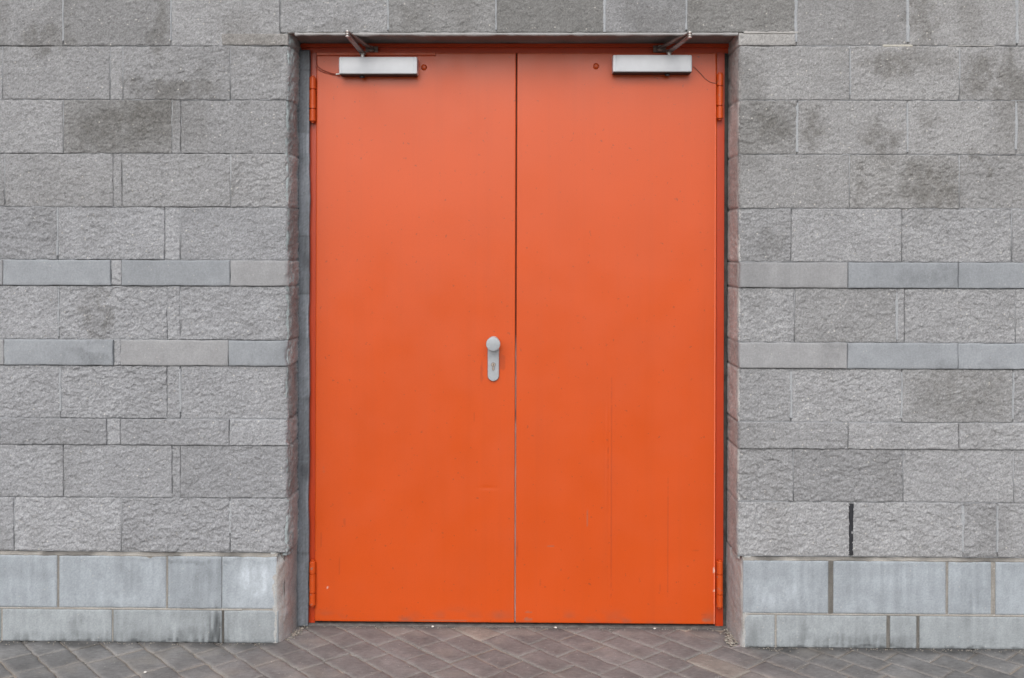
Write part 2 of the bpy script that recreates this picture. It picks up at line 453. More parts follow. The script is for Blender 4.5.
# plastered sides and head of the opening
rev = Acc()
def reveal(side):
    zz = np.arange(.318, DOOR_T+.004, .005)
    if side < 0: prof = [(-.900,.006),(-.892,.004),(-.885,.006),(-.882,.012),(-.879,.022),(-.8765,.038),(-.875,.055),(-.876,.095),(-.879,.20)]
    else: prof = [(.792,.004),(.787,.004),(.7835,.009),(.7815,.018),(.7805,.04),(.780,.07),(.780,.10),(.780,.14),(.780,.21)]
    prof = np.array(prof)
    t = np.linspace(0, len(prof)-1, 40); i = np.arange(len(prof))
    px = np.interp(t, i, prof[:, 0]); py = np.interp(t, i, prof[:, 1])
    PX, Z = np.meshgrid(px, zz, indexing='ij'); PY, _ = np.meshgrid(py, zz, indexing='ij')
    n = .005*fbm(PY, Z, .06, 4, 31+side) + .0025*vnoise(PY/.012, Z/.012, 33) + .0012*rng.standard_normal(PY.shape)
    row = np.zeros_like(Z); hue = np.zeros_like(Z)
    for q, (z0, z1, _) in enumerate(ROWS.values()):
        row += np.exp(-((Z-z0)/.0035)**2)*(.8+.2*math.sin(q*5))
        inside = (Z >= z0) & (Z < z1); n = n + inside*.0025*math.sin(q*7.3+side); hue = hue + inside*(.5+.5*math.sin(q*3.1+1.5*side))
    X = PX - side*(-n - .006*np.clip(row, 0, 1)) * (1 if side < 0 else 1)
    X = PX + side*((n*.9 if side < 0 else np.abs(n)*.6) + .006*np.clip(row, 0, 1)*np.clip((PY-.006)/.01, 0, 1))
    C = np.array((.300, .338, .348) if side < 0 else (.39, .39, .385))*(.88+.22*hue[..., None]) * (1+.22*fbm(PY, Z, .05, 4, 37)+.10*rng.standard_normal(PY.shape))[..., None]  # left side tinted bluer to offset red light bounced off the door
    C = C*(1-.45*np.clip(row, 0, 1)[..., None])
    rev.grid(X, PY, Z, C, flip=(side > 0))
reveal(-1); reveal(1)
u = np.arange(DOOR_L-.014, DOOR_R+.014, .006); prof = np.array([(.003,.006),(.003,.002),(.007,0),(.015,-.001),(.03,0),(.06,0),(.1,0),(.15,0),(.22,0)])
X, PY = np.meshgrid(u, prof[:, 0], indexing='ij'); PZ = np.broadcast_to(prof[:, 1], X.shape)
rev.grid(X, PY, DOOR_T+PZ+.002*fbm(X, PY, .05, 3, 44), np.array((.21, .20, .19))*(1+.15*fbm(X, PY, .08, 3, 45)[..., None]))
rev.build('reveal', MAT_render, wall)

# the steel packing strip that closes the left jamb
st = Acc()
zz = np.arange(.0, 2.232, .006); xx = np.linspace(-.886, -.8375, 10)
X, Z = np.meshgrid(xx, zz, indexing='ij')
e = np.clip((X+.845)/.0075, 0, 1)
wob = .0035*fbm(Z*0, Z, .12, 3, 71) + .003*np.clip(vnoise(Z*0+.3, Z/.05, 75)-.35, 0, 1)
X = X + e*wob
cr = fbm(X*3, Z, .3, 4, 72)
C = np.ones(X.shape+(3,))*(1+.25*cr[..., None])*np.array((.165, .182, .205))
d = np.clip(fbm(X*.6, Z*.3, .03, 3, 74)-.2, 0, 1); C = C*(1-.8*d[..., None])
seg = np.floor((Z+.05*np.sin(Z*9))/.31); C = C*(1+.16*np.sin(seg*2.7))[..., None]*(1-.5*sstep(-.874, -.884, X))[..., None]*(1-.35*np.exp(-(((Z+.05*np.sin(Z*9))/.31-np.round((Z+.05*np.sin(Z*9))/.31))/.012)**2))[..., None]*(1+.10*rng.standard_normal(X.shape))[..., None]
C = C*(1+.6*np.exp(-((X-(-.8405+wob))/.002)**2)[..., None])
Yg = .151+.0012*fbm(X, Z, .08, 3, 73)
X = np.concatenate([X, X[-1:], X[-1:]], 0); Z = np.concatenate([Z, Z[-1:], Z[-1:]], 0); Yg = np.concatenate([Yg, Yg[-1:]+.003, Yg[-1:]*0+.169], 0); C = np.concatenate([C, C[-1:], C[-1:]], 0)
top = (X[:, -1:], Yg[:, -1:]*0+.169, Z[:, -1:])
X = np.concatenate([X, top[0]], 1); Yg = np.concatenate([Yg, top[1]], 1); Z = np.concatenate([Z, top[2]], 1); C = np.concatenate([C, C[:, -1:]], 1)
st.grid(X, Yg, Z, C)
m = M('weathered_zinc', .5, .4, .15)
m_z = m.done(m.mul(m.attr(), m.ramp(m.noise(1, 4, .6, (90, 90, 6)), .3, .7, .82, 1.2)), m.bump(m.noise(120, 4), .2, .001))
st.build('jamb_strip', m_z, wall)

# ------------------------------------------------------------------ plinth
pls = [Acc(), Acc()]; plms = [Acc(), Acc()]
PJ = ['J', .124, .3195, [-4.3]+[round(-1.73-.405*k, 3) for k in range(5, 0, -1)]+[-1.73,-1.324,-1.1205,-.917], [.800,1.121,1.544,1.713]+[round(1.713+.405*k, 3) for k in range(1, 6)]+[4.3]]
PK = ['K', .0, .1205, [-4.3]+[round(-1.94-.41*k, 3) for k in range(5, 0, -1)]+[-1.94,-1.526,-1.116,-.910], [.806,.920,1.331,1.439]+[round(1.439+.41*k, 3) for k in range(1, 7)]+[4.3]]
WIDE = {-1.73: .007, 1.121: .018, 1.544: .009, 1.713: .015, .92: .007, 1.331: .012, 1.439: .011, -1.324: .007, -1.116: .008, -1.526: .006, -1.1205: .0012}
PST = [(-1.142,.05,.030,.09,.45),(-1.20,.02,.15,.04,.22),(-1.66,.06,.025,.05,.15),(-1.6,.01,.3,.03,.16),(-1.9,.02,.1,.03,.2),(1.2,.02,.3,.03,.18),(1.62,.16,.05,.09,.12),
       (-1.4,.002,.8,.008,.30),(1.3,.003,.9,.008,.32),(-1.2,.305,.3,.008,.16),(1.02,.05,.012,.05,.18),(1.16,.05,.009,.06,.18),(1.26,.06,.007,.06,.15),(.84,.05,.03,.06,.15),(-1.08,.06,.1,.06,.10),(-1.2,.19,.1,.1,.07)]
PLT = [(-1.0,.23,.09,.06,.35),(-1.3,.07,.10,.05,.14),(.93,.2,.12,.06,.25),(-1.5,.16,.15,.02,.15),(1.3,.25,.15,.04,.12)]
for nm, z0, z1, left, right in (PJ, PK):
    for run in (left, right):
        for x0, x1 in zip(run, run[1:]):
            seed += 7
            near = x1 > -2.2 and x0 < 2.2
            y = -.02+rng.normal(0, .0008)
            wa = WIDE.get(x0, .006)/2 if x0 not in (-4.3, .8, .806) else 0
            wb = WIDE.get(x1, .006)/2 if x1 not in (4.3, -.917, -.91) else 0
            u = lines(x0+wa, x1-wb, .005 if near else .02); v = lines(z0+(.0 if nm == 'K' else .002), z1-.001, .005 if near else .02)
            X, Z = np.meshgrid(u, v, indexing='ij')
            e = np.minimum(np.minimum(X-u[0], u[-1]-X), np.minimum(Z-v[0], v[-1]-Z))
            Y = y + .0012*fbm(X, Z, .2, 2, seed) + .0006*fbm(X, Z, .03, 3, seed+1) + .003*np.clip(1-e/(.004*(1+.7*fbm(X, Z, .03, 2, seed+2))), 0, 1)**2
            b = (.312, .343, .374) if nm == 'J' else (.290, .315, .332)
            C = np.ones(X.shape+(3,))*np.array(b)*(1+.05*rng.standard_normal())*(1.14 if abs(x0+1.1205) < .001 else .93 if abs(x1+1.1205) < .001 else 1)
            C *= (1+.10*fbm(X, Z, .12, 4, 500)+.15*fbm(X*6, Z*.6, .08, 4, 511)+.10*fbm(X, Z, .035, 4, 513)+.03*rng.standard_normal(X.shape))[..., None]
            wx = X+.02*fbm(X, Z, .05, 3, 520); wz = Z+.015*fbm(X, Z, .05, 3, 521)
            for (sx, sz, a, c, s) in PST:
                if sx == -1.142 and x0 > -1.2: continue
                k = s*(1-sstep(.0, 1.5, ((wx-sx)/a)**2+((wz-sz)/c)**2))*np.clip(.9+1.6*fbm(X*6, Z*.9, .07, 3, 530), .15, 1.6); C *= (1-np.minimum(k, .7))[..., None]
            for (sx, sz, a, c, s) in PLT:
                k = .6*s*(1-sstep(.0, 1.6, ((wx-sx)/a)**2+((wz-sz)/c)**2))*np.clip(.9+1.8*fbm(X*4, Z*1.2, .05, 4, 540), .1, 1.7); C *= (1+k)[..., None]
            X = np.pad(X, 1, mode='edge'); Z = np.pad(Z, 1, mode='edge'); Y = np.pad(Y, 1, mode='edge'); C = np.pad(C, ((1, 1), (1, 1), (0, 0)), mode='edge')
            Y[0] = Y[-1] = -.008; Y[:, 0] = Y[:, -1] = -.008
            pls[int(x0 > 0)].grid(X, Y, Z, C)
# mortar bed behind the plinth stones, with an uneven dusty top ledge
BE = np.array((.30, .285, .262))
for x0, x1 in ((-4.3, -.917), (.80, 4.3)):
    u = np.arange(x0, x1+.003, .006); prof = np.array([(-.0160, 0), (-.0160, .12), (-.0165, .317), (-.0178, .3192), (-.0190, .3208), (-.0175, .3232), (-.012, .3248), (-.003, .3262), (.013, .3272)])
    X, PY = np.meshgrid(u, prof[:, 0], indexing='ij'); PZ = np.broadcast_to(prof[:, 1], X.shape).copy()
    k = (PZ > .31)
    PZ = PZ + k*(.003*fbm(X, X*0, .04, 3, 81)+.0012*vnoise(X/.008, PY/.008, 82)); PYn = PY + k*.0025*fbm(X, PZ*3, .03, 3, 83)
    C = np.ones(X.shape+(3,))*BE*(1+.25*fbm(X, PZ+PY, .05, 3, 84))[..., None]
    d = np.clip(fbm(X, PZ*0, .11, 3, 85)+.05, 0, 1)*k; C *= (1-np.minimum(1.2*d, .5))[..., None]
    plms[int(x0 > 0)].grid(X, PYn, PZ, C)
for x, z0, z1, dark in [(1.121,.124,.318,.45),(1.713,.124,.318,.9),(1.544,.124,.318,.8),(-1.116,.0,.12,.3),(1.331,0,.12,.5),(1.439,0,.12,.45),(.92,0,.12,1.),(-1.73,.124,.318,.75),(-1.324,.124,.318,.8),(-1.526,0,.12,.9)]:
    w = WIDE.get(x, .006)
    v = np.linspace(z0, z1, 30); u = np.linspace(-1, 1, 6); U, Z = np.meshgrid(u, v, indexing='ij')
    plms[int(x > 0)].grid(x+U*w*.62, -.0185+.001*fbm(U, Z, .04, 3, 88)+.002*np.abs(U)**2, Z, BE*dark*(1+.25*fbm(U*.1, Z, .04, 3, 86))[..., None])
for x0, x1 in ((-2.3, -1.04), (.81, 2.3)):
    u = np.arange(x0, x1, .005); v = np.linspace(-1, 1, 6); X, V = np.meshgrid(u, v, indexing='ij')
    plms[int(x0 > 0)].grid(X, -.0205+.004*V**2, .1222+V*.0042*(1+.5*fbm(X, V*0, .06, 3, 87)), BE*1.05*(1+.2*fbm(X, V*0, .08, 3, 89))[..., None])
# rendered corners of the plinth at the opening
def corner(side):
    zz = np.arange(-.01, .335, .005)
    if side < 0: prof = [(-.930,-.0185),(-.920,-.0195),(-.914,-.0175),(-.909,-.012),(-.902,.0),(-.896,.015),(-.889,.04),(-.883,.08),(-.879,.12),(-.878,.2)]
    else: prof = [(.822,-.0185),(.806,-.0195),(.799,-.016),(.794,-.008),(.790,.015),(.785,.05),(.781,.09),(.779,.13),(.779,.2)]
    prof = np.array(prof); t = np.linspace(0, len(prof)-1, 50); i = np.arange(len(prof))
    PX, Z = np.meshgrid(np.interp(t, i, prof[:, 0]), zz, indexing='ij'); PY, _ = np.meshgrid(np.interp(t, i, prof[:, 1]), zz, indexing='ij')
    n = .006*fbm(PY, Z, .09, 3, 121+side)+.002*fbm(PY, Z, .02, 2, 123)
    up = sstep(.285, .33, Z)                              # top leans back under the block above
    X = PX + side*(n*.8 + .014*up*(PY < .1)); Y = PY + .016*up*np.clip(1-PY/.05, 0, 1) + .002*fbm(PX, Z, .04, 3, 127)
    C = np.ones(X.shape+(3,))*np.array((.40, .415, .42))
    w = fbm(PY*.6, Z*.5, .05, 4, 125)+.25*rng.standard_normal(PY.shape)
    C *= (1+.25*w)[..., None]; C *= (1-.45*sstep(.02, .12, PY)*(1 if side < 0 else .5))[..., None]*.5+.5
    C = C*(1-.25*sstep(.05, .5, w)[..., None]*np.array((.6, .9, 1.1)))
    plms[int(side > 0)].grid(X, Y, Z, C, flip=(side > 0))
    # ledge top
corner(-1); corner(1)
for q in (0, 1):
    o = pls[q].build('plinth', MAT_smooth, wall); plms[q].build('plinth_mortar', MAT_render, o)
    o['label'] = ('plinth left of the door', 'plinth right of the door')[q]

# ------------------------------------------------------------------ double door
LY = .165
door = empty('double_door', (0, .165, 0), 'orange painted steel double door with silver closers and a round knob', 'door')
door_inv = Matrix.Translation((0, -.165, 0))
def at_door(o):
    """keep world placement of a direct part under the door's own origin"""
    o.matrix_parent_inverse = door_inv; return o

fr = Acc()
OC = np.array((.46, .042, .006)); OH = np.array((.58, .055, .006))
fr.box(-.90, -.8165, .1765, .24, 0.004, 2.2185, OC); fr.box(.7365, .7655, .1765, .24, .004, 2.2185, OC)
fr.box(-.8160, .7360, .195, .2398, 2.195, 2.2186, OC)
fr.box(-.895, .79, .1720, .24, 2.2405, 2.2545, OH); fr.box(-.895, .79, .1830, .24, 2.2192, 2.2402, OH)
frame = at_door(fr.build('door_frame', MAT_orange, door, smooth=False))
bm = bmesh.new(); add_box(bm, -.9, .80, .245, .265, 0, 2.25); bmv = bm_obj('backing_panel', bm, MAT_dark, frame, smooth=False)

bm = bmesh.new(); add_box(bm, .7660, .7785, .180, .24, .0, 2.2185); o = bm_obj('gap_strip', bm, plain('dark_gap_fill', (.05, .048, .045), .8, 0, .3, .5, 25, .5), frame, smooth=False)  # dark strip filling the gap between frame and right reveal

CH = [(.332,.55,.0022,.42,'d'),(.318,.68,.0018,.16,'d'),(.55,.35,.002,.25,'d'),(-.62,1.75,.012,.002,'d'),(-.2,.8,.002,.05,'d'),(-.09,1.02,.012,.03,'d'),(-.17,.98,.006,.05,'d'),(.1,.31,.015,.0018,'g'),(.6,1.2,.02,.0015,'d'),(-.45,.33,.018,.0018,'g'),(.24,.42,.0018,.03,'g'),(.69,.05,.012,.003,'d'),(.015,.055,.014,.004,'g'),(-.03,.3,.003,.04,'d'),(-.78,.6,.002,.02,'g'),(-.79,.33,.002,.03,'d'),(.010,.028,.020,.008,'g'),(.700,.030,.020,.007,'g'),(.728,.222,.004,.010,'w'),(.729,.145,.005,.005,'w'),(-.765,.145,.0042,.0045,'w'),(-.80,.012,.02,.010,'d'),
      (-.30,.022,.12,.0022,'g'),(-.55,.018,.05,.002,'d'),(.30,.016,.05,.003,'d'),(.06,.17,.002,.012,'d'),(.52,.155,.0022,.018,'d'),(-.72,.23,.003,.035,'d'),(-.70,.40,.0025,.02,'d'),(.44,.20,.0015,.06,'d'),(.2,1.2,.003,.003,'d'),(-.5,1.62,.003,.002,'d'),(.66,.3,.02,.002,'d')]
def leaf(x0, x1, z0, z1, lab, sd):
    a = Acc()
    u = np.concatenate([[x0, x0+.001], np.arange(x0+.0025, x1-.0025, .0042), [x1-.0025, x1-.001, x1]])
    v = np.concatenate([[z0, z0+.001], np.arange(z0+.0025, z1-.0025, .0042), [z1-.0025, z1-.001, z1]])
    X, Z = np.meshgrid(u, v, indexing='ij')
    e = np.minimum(np.minimum(X-x0, x1-X), np.minimum(Z-z0, z1-Z))
    Y = LY + .0011*fbm(X, Z, .7, 2, sd) + .00022*fbm(X, Z, .16, 2, sd+3) + .0012*np.clip(1-e/.0025, 0, 1)**2
    Y = Y + .0009*np.exp(-((X+.145)/.03)**2-((Z-.535)/.006)**2) - .0022*np.exp(-((X-.33)/.0015)**2)*sstep(1.0, .85, Z)*sstep(.03, .1, Z) \
          - .0018*np.exp(-((X-.316)/.0014)**2)*sstep(.9, .8, Z)*sstep(.45, .5, Z)
    C = np.ones(X.shape+(3,))*ORANGE*(1+.015*fbm(X, Z, .5, 3, sd+9)-.05*np.clip(fbm(X*8, Z*.25, .25, 3, sd+12)-.25, 0, 1))[..., None]
    n1 = fbm(X, Z, .02, 3, sd+5)
    for cx, cz, rx, rz, k in CH:
        d = ((X-cx)/rx)**2+((Z-cz)/rz)**2 + .9*n1
        f = (1-sstep(.6, 1.1, d))[..., None]
        t = {'g': (.33, .12, .07), 'w': (.60, .50, .45), 'd': (.27, .04, .014), 'l': (.60, .12, .05)}[k]
        f = f*{'g': .7, 'w': .8, 'd': .38, 'l': .5}[k]
        C = C*(1-f)+np.array(t)*f
    # worn, grubby lower edge
    g = np.clip(fbm(X, Z*2, .09, 4, sd+7)-.05, 0, 1)*sstep(.09, .015, Z)*1.1
    C = C*(1-g[..., None]) + np.array((.30, .085, .045))*g[..., None]
    Xp = np.pad(X, 1, mode='edge'); Zp = np.pad(Z, 1, mode='edge'); Yp = np.pad(Y, 1, mode='edge'); Cp = np.pad(C, ((1, 1), (1, 1), (0, 0)), mode='edge')
    Yp[0] = Yp[-1] = LY+.042; Yp[:, 0] = Yp[:, -1] = LY+.042
    a.grid(Xp, Yp, Zp, Cp)
    o = at_door(a.build('door_leaf', MAT_orange, door)); o['label'] = lab
    return o
LZ0, LZ1 = .0145, 2.2172
leafL = leaf(-.8140, -.0412, LZ0, LZ1, 'left leaf, the one with the knob', 200)
leafR = leaf(-.0356, .7338, LZ0, LZ1, 'right leaf without a knob', 260)
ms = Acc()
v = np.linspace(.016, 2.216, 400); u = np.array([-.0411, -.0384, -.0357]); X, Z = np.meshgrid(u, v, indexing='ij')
w = (1-sstep(.75, 1.15, Z+.25*fbm(Z*0, Z, .09, 3, 405)))[..., None]          # lower half painted lighter, for the light reflected in the gap
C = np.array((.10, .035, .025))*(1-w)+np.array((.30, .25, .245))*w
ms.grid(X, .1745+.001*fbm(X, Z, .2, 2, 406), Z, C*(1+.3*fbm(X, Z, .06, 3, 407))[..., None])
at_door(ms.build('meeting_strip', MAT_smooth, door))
bm = bmesh.new(); add_box(bm, -.812, -.352, .1565, .1640, 2.2055, 2.2172)
at_door(bm_obj('mounting_rail', bm, plain('rail_orange_paint', tuple(ORANGE*.95), .4), door, .0012, 1))
bm = bmesh.new(); add_box(bm, -.862, .7785, .159, .243, -.012, .0035)
at_door(bm_obj('threshold', bm, plain('threshold_concrete', (.13, .12, .115), .9, 0, .3, .35, 40, .5), door, .002, 1))

# hinges: knuckle barrel with joints, pin heads and a leaf plate
def hinge(x, z0, z1):
    bm = bmesh.new(); r = .0122; L = z1-z0
    prof = [(.004, 0), (r*.8, 0), (r, .002)]
    for f in (.28, .72):
        prof += [(r, L*f-.0024), (r*.62, L*f-.0016), (r*.62, L*f+.0016), (r, L*f+.0024)]
    prof += [(r, L-.003), (r*.8, L-.0005), (.004, L-.0005)]
    add_lathe(bm, prof, (x, .1545, z0), (0, 0, 1), 20)
    add_cyl(bm, (x, .1545, z0-.005), (x, .1545, z0), .0065, seg=14); add_cyl(bm, (x, .1545, z1), (x, .1545, z1+.004), .0065, seg=14)
    add_box(bm, x-.004, x+.004, .160, .172, z0+.004, z1-.004)
    o = at_door(bm_obj('hinge', bm, MAT_hinge, door)); return o
m = M('chipped_orange_paint', .42, .5)
f = m.ramp(m.noise(55, 4, .6), .62, .66, 0, .75)
MAT_hinge = m.done(m.mix(f, rgba(ORANGE*.97), (.25, .17, .14, 1)), m.bump(m.noise(90, 3), .2, .001))
for x, a, b in ((-.8262, 1.950, 2.122), (.7440, 1.962, 2.136), (-.8212, .080, .250), (.7488, .085, .262)): hinge(x, a, b)

MAT_underside = plain('underside_shade_black', (.035, .033, .033), .7)
# closers: extruded body with end caps, spindle, two flat arms and a frame shoe
def closer(x0, x1, z0, z1, sp, apex, shoe, lab, notch):
    y0, y1 = .112, .1638
    bm = bmesh.new()
    prof = [(y1, z0), (y0+.0022, z0), (y0+.0008, z0+.0008), (y0, z0+.0022), (y0-.0006, (z0+z1)/2), (y0, z1-.004), (y0+.0012, z1-.0012), (y0+.004, z1), (y1, z1)]
    def ring(x, ins=0):
        cz = (z0+z1)/2
        return [bm.verts.new((x, y+ins if y < y1 else y, cz+(z-cz)*(1-ins*18))) for y, z in prof]
    xs = [(x0, .004), (x0+.003, .0008), (x0+.006, 0), (x1-.006, 0), (x1-.003, .0006), (x1, .002)]
    if notch < 0: xs = xs
    else: xs = [(x0, .002), (x0+.003, .0006), (x0+.006, 0), (x1-.006, 0), (x1-.003, .0008), (x1, .004)]
    gr = lambda x: [(x-.0012, 0), (x-.0006, .0014), (x+.0006, .0014), (x+.0012, 0)]
    xs = xs[:3]+gr(x0+.012)+gr(x1-.012)+xs[3:]
    rs = [ring(*q) for q in xs]; n = len(prof)
    for a, b in zip(rs, rs[1:]):
        for k in range(n): bm.faces.new((a[k], a[(k+1) % n], b[(k+1) % n], b[k]))
    bm.faces.new(rs[0]); bm.faces.new(rs[-1][::-1])
    body = at_door(bm_obj('door_closer', bm, MAT_alu, door)); body['label'] = lab
    def sub(name, bm, mat, **k):
        o = bm_obj(name, bm, mat, body, **k); return o
    bm = bmesh.new(); add_box(bm, x0+.002, x1-.002, .1145, y1, z0-.0035, z0-.0003); sub('underside_shade', bm, MAT_underside, bevel=.0008, seg=1)  # black slab stands in for the line of shade under the body
    sx = x0+.085 if notch < 0 else x1-.09
    bm = bmesh.new(); add_cyl(bm, (sx, .138, z0-.012), (sx, .138, z0-.006), .010); sub('spindle_cap', bm, MAT_black)
    bm = bmesh.new(); add_cyl(bm, (sp[0], sp[1], z1-.002), (sp[0], sp[1], sp[2]-.004), .0085); add_cyl(bm, (sp[0], sp[1], sp[2]-.005), (sp[0], sp[1], sp[2]+.006), .0125); sub('spindle', bm, MAT_shaft)
    bm = bmesh.new(); add_bar(bm, sp, apex, .022, .006, .017); sub('arm', bm, MAT_arm, bevel=.0008, seg=1)
    a2 = Vector(apex)+Vector((0, 0, .0085))
    bm = bmesh.new(); add_bar(bm, a2, shoe, .017, .006, .020); sub('arm', bm, MAT_arm, bevel=.0008, seg=1)
    bm = bmesh.new(); add_cyl(bm, Vector(apex)-Vector((0, 0, .006)), Vector(apex)+Vector((0, 0, .0125)), .0075); add_lathe(bm, [(.004, 0), (.0072, .001), (.0072, .004), (.003, .0055)], Vector(apex)+Vector((0, 0, .0115)), (0, 0, 1), 16); sub('pivot_pin', bm, MAT_shaft)
    s = shoe
    bm = bmesh.new(); add_box(bm, s[0]-.024, s[0]+.024, .1585, .1637, s[2]-.014, s[2]+.012); add_box(bm, s[0]-.011, s[0]+.011, s[1]-.01, .1587, s[2]-.010, s[2]-.0045)
    for dx in (-.017, .017): add_cyl(bm, (s[0]+dx, .1555, s[2]-.002), (s[0]+dx, .159, s[2]-.002), .0045, seg=12)
    sub('frame_shoe', bm, MAT_arm, bevel=.0008, seg=1)
    bm = bmesh.new(); add_cyl(bm, (s[0], s[1], s[2]-.011), (s[0], s[1], s[2]+.009), .007); sub('shoe_pin', bm, MAT_shaft)
    return body
closer(-.717, -.4185, 2.1275, 2.1918, (-.630, .137, 2.210), (-.640, -.135, 2.222), (-.598, .142, 2.229), 'closer on the left leaf', -1)
closer(.3295, .6295, 2.1355, 2.1995, (.546, .137, 2.216), (.581, -.130, 2.219), (.512, .142, 2.232), 'closer on the right leaf', 1)

# knob on a long rounded plate with a profile cylinder
hx = -.1246
bm = bmesh.new(); pts = []
for k in range(17):
    a = math.pi*k/16; pts.append((hx+.0225*math.cos(a), 1.0995+.0225*math.sin(a)))
for k in range(17):
    a = math.pi+math.pi*k/16; pts.append((hx+.0225*math.cos(a), .9708+.0225*math.sin(a)))
lo = [bm.verts.new((x, .1638, z)) for x, z in pts]; mi = [bm.verts.new((x, .1575, z)) for x, z in pts]
cz = 1.035
hi = [bm.verts.new((hx+(x-hx)*.90, .1548, cz+(z-cz)*.978)) for x, z in pts]; n = len(pts)
for a, b in ((lo, mi), (mi, hi)):
    for k in range(n): bm.faces.new((a[k], a[(k+1) % n], b[(k+1) % n], b[k]))
bm.faces.new(hi)
plate = at_door(bm_obj('door_handle', bm, MAT_knob, door)); plate['label'] = 'knob plate with keyhole'
def subp(name, bm, mat, **k):
    o = bm_obj(name, bm, mat, plate, **k)
bm = bmesh.new()
add_lathe(bm, [(.013, 0), (.013, .012), (.0125, .020), (.016, .026), (.0235, .030), (.0270, .034), (.0275, .040), (.0270, .0450), (.0258, .0468), (.020, .0475), (.002, .0478)], (-.1240, .1560, 1.0960), (0, -1, 0), 40)
subp('knob', bm, MAT_knob)
bm = bmesh.new(); pts = []
for k in range(21):
    a = -math.radians(58)+math.radians(296)*k/20; pts.append((hx+.0088*math.cos(a), 1.013+.0088*math.sin(a)))
pts += [(hx-.0048, .996), (hx-.0035, .9915), (hx, .990), (hx+.0035, .9915), (hx+.0048, .996)]
a = [bm.verts.new((x, .156, z)) for x, z in pts]; b = [bm.verts.new((x, .1515, z)) for x, z in pts]; n = len(pts)
for k in range(n): bm.faces.new((a[k], a[(k+1) % n], b[(k+1) % n], b[k]))
bm.faces.new(b); subp('lock_cylinder', bm, plain('dull_nickel', (.22, .20, .20), .5, .2))
bm = bmesh.new(); add_lathe(bm, [(.0062, 0), (.0062, .0008), (.001, .0010)], (hx, .1514, 1.013), (0, -1, 0), 24); subp('key_plug', bm, MAT_brass)
bm = bmesh.new(); add_box(bm, hx-.0010, hx+.0010, .1500, .1506, 1.0085, 1.0175); subp('keyhole', bm, MAT_dark, smooth=False)
bm = bmesh.new(); add_box(bm, hx-.002, hx+.002, .1508, .1514, .9925, 1.0045); subp('brass_strip', bm, MAT_brass, smooth=False)
# plugs and cables
for x, z in ((-.3965, 2.1608), (.2685, 2.1655)):
    bm = bmesh.new(); add_lathe(bm, [(.0115, 0), (.0115, .003), (.0092, .006), (.004, .0075), (.0005, .0078)], (x, .1652, z), (0, -1, 0), 24); at_door(bm_obj('plug', bm, MAT_redplug, door))
bm = bmesh.new()
add_tube(bm, [(-.7195, .150, 2.1325), (-.735, .158, 2.133), (-.752, .160, 2.137), (-.775, .1605, 2.144), (-.795, .1605, 2.153), (-.808, .160, 2.163), (-.815, .160, 2.178), (-.8155, .161, 2.20)], .0014)
add_tube(bm, [(-.7195, .150, 2.1318), (-.735, .158, 2.131), (-.755, .1605, 2.1325), (-.785, .161, 2.141), (-.803, .161, 2.150), (-.82, .163, 2.163)], .0012)
c1 = at_door(bm_obj('cable', bm, MAT_cable, door)); c1['label'] = 'red cable loop by the left closer'
bm = bmesh.new(); add_cyl(bm, (-.735, .152, 2.1315), (-.712, .150, 2.1325), .0035, seg=10); o = bm_obj('ferrule', bm, MAT_shaft, c1)
bm = bmesh.new(); add_tube(bm, [(.631, .156, 2.168), (.648, .161, 2.160), (.668, .1625, 2.140), (.688, .1625, 2.118), (.705, .162, 2.106), (.72, .162, 2.101), (.737, .164, 2.100)], .0008)
c2 = at_door(bm_obj('cable', bm, MAT_wire, door)); c2['label'] = 'thin grey wire by the right closer'

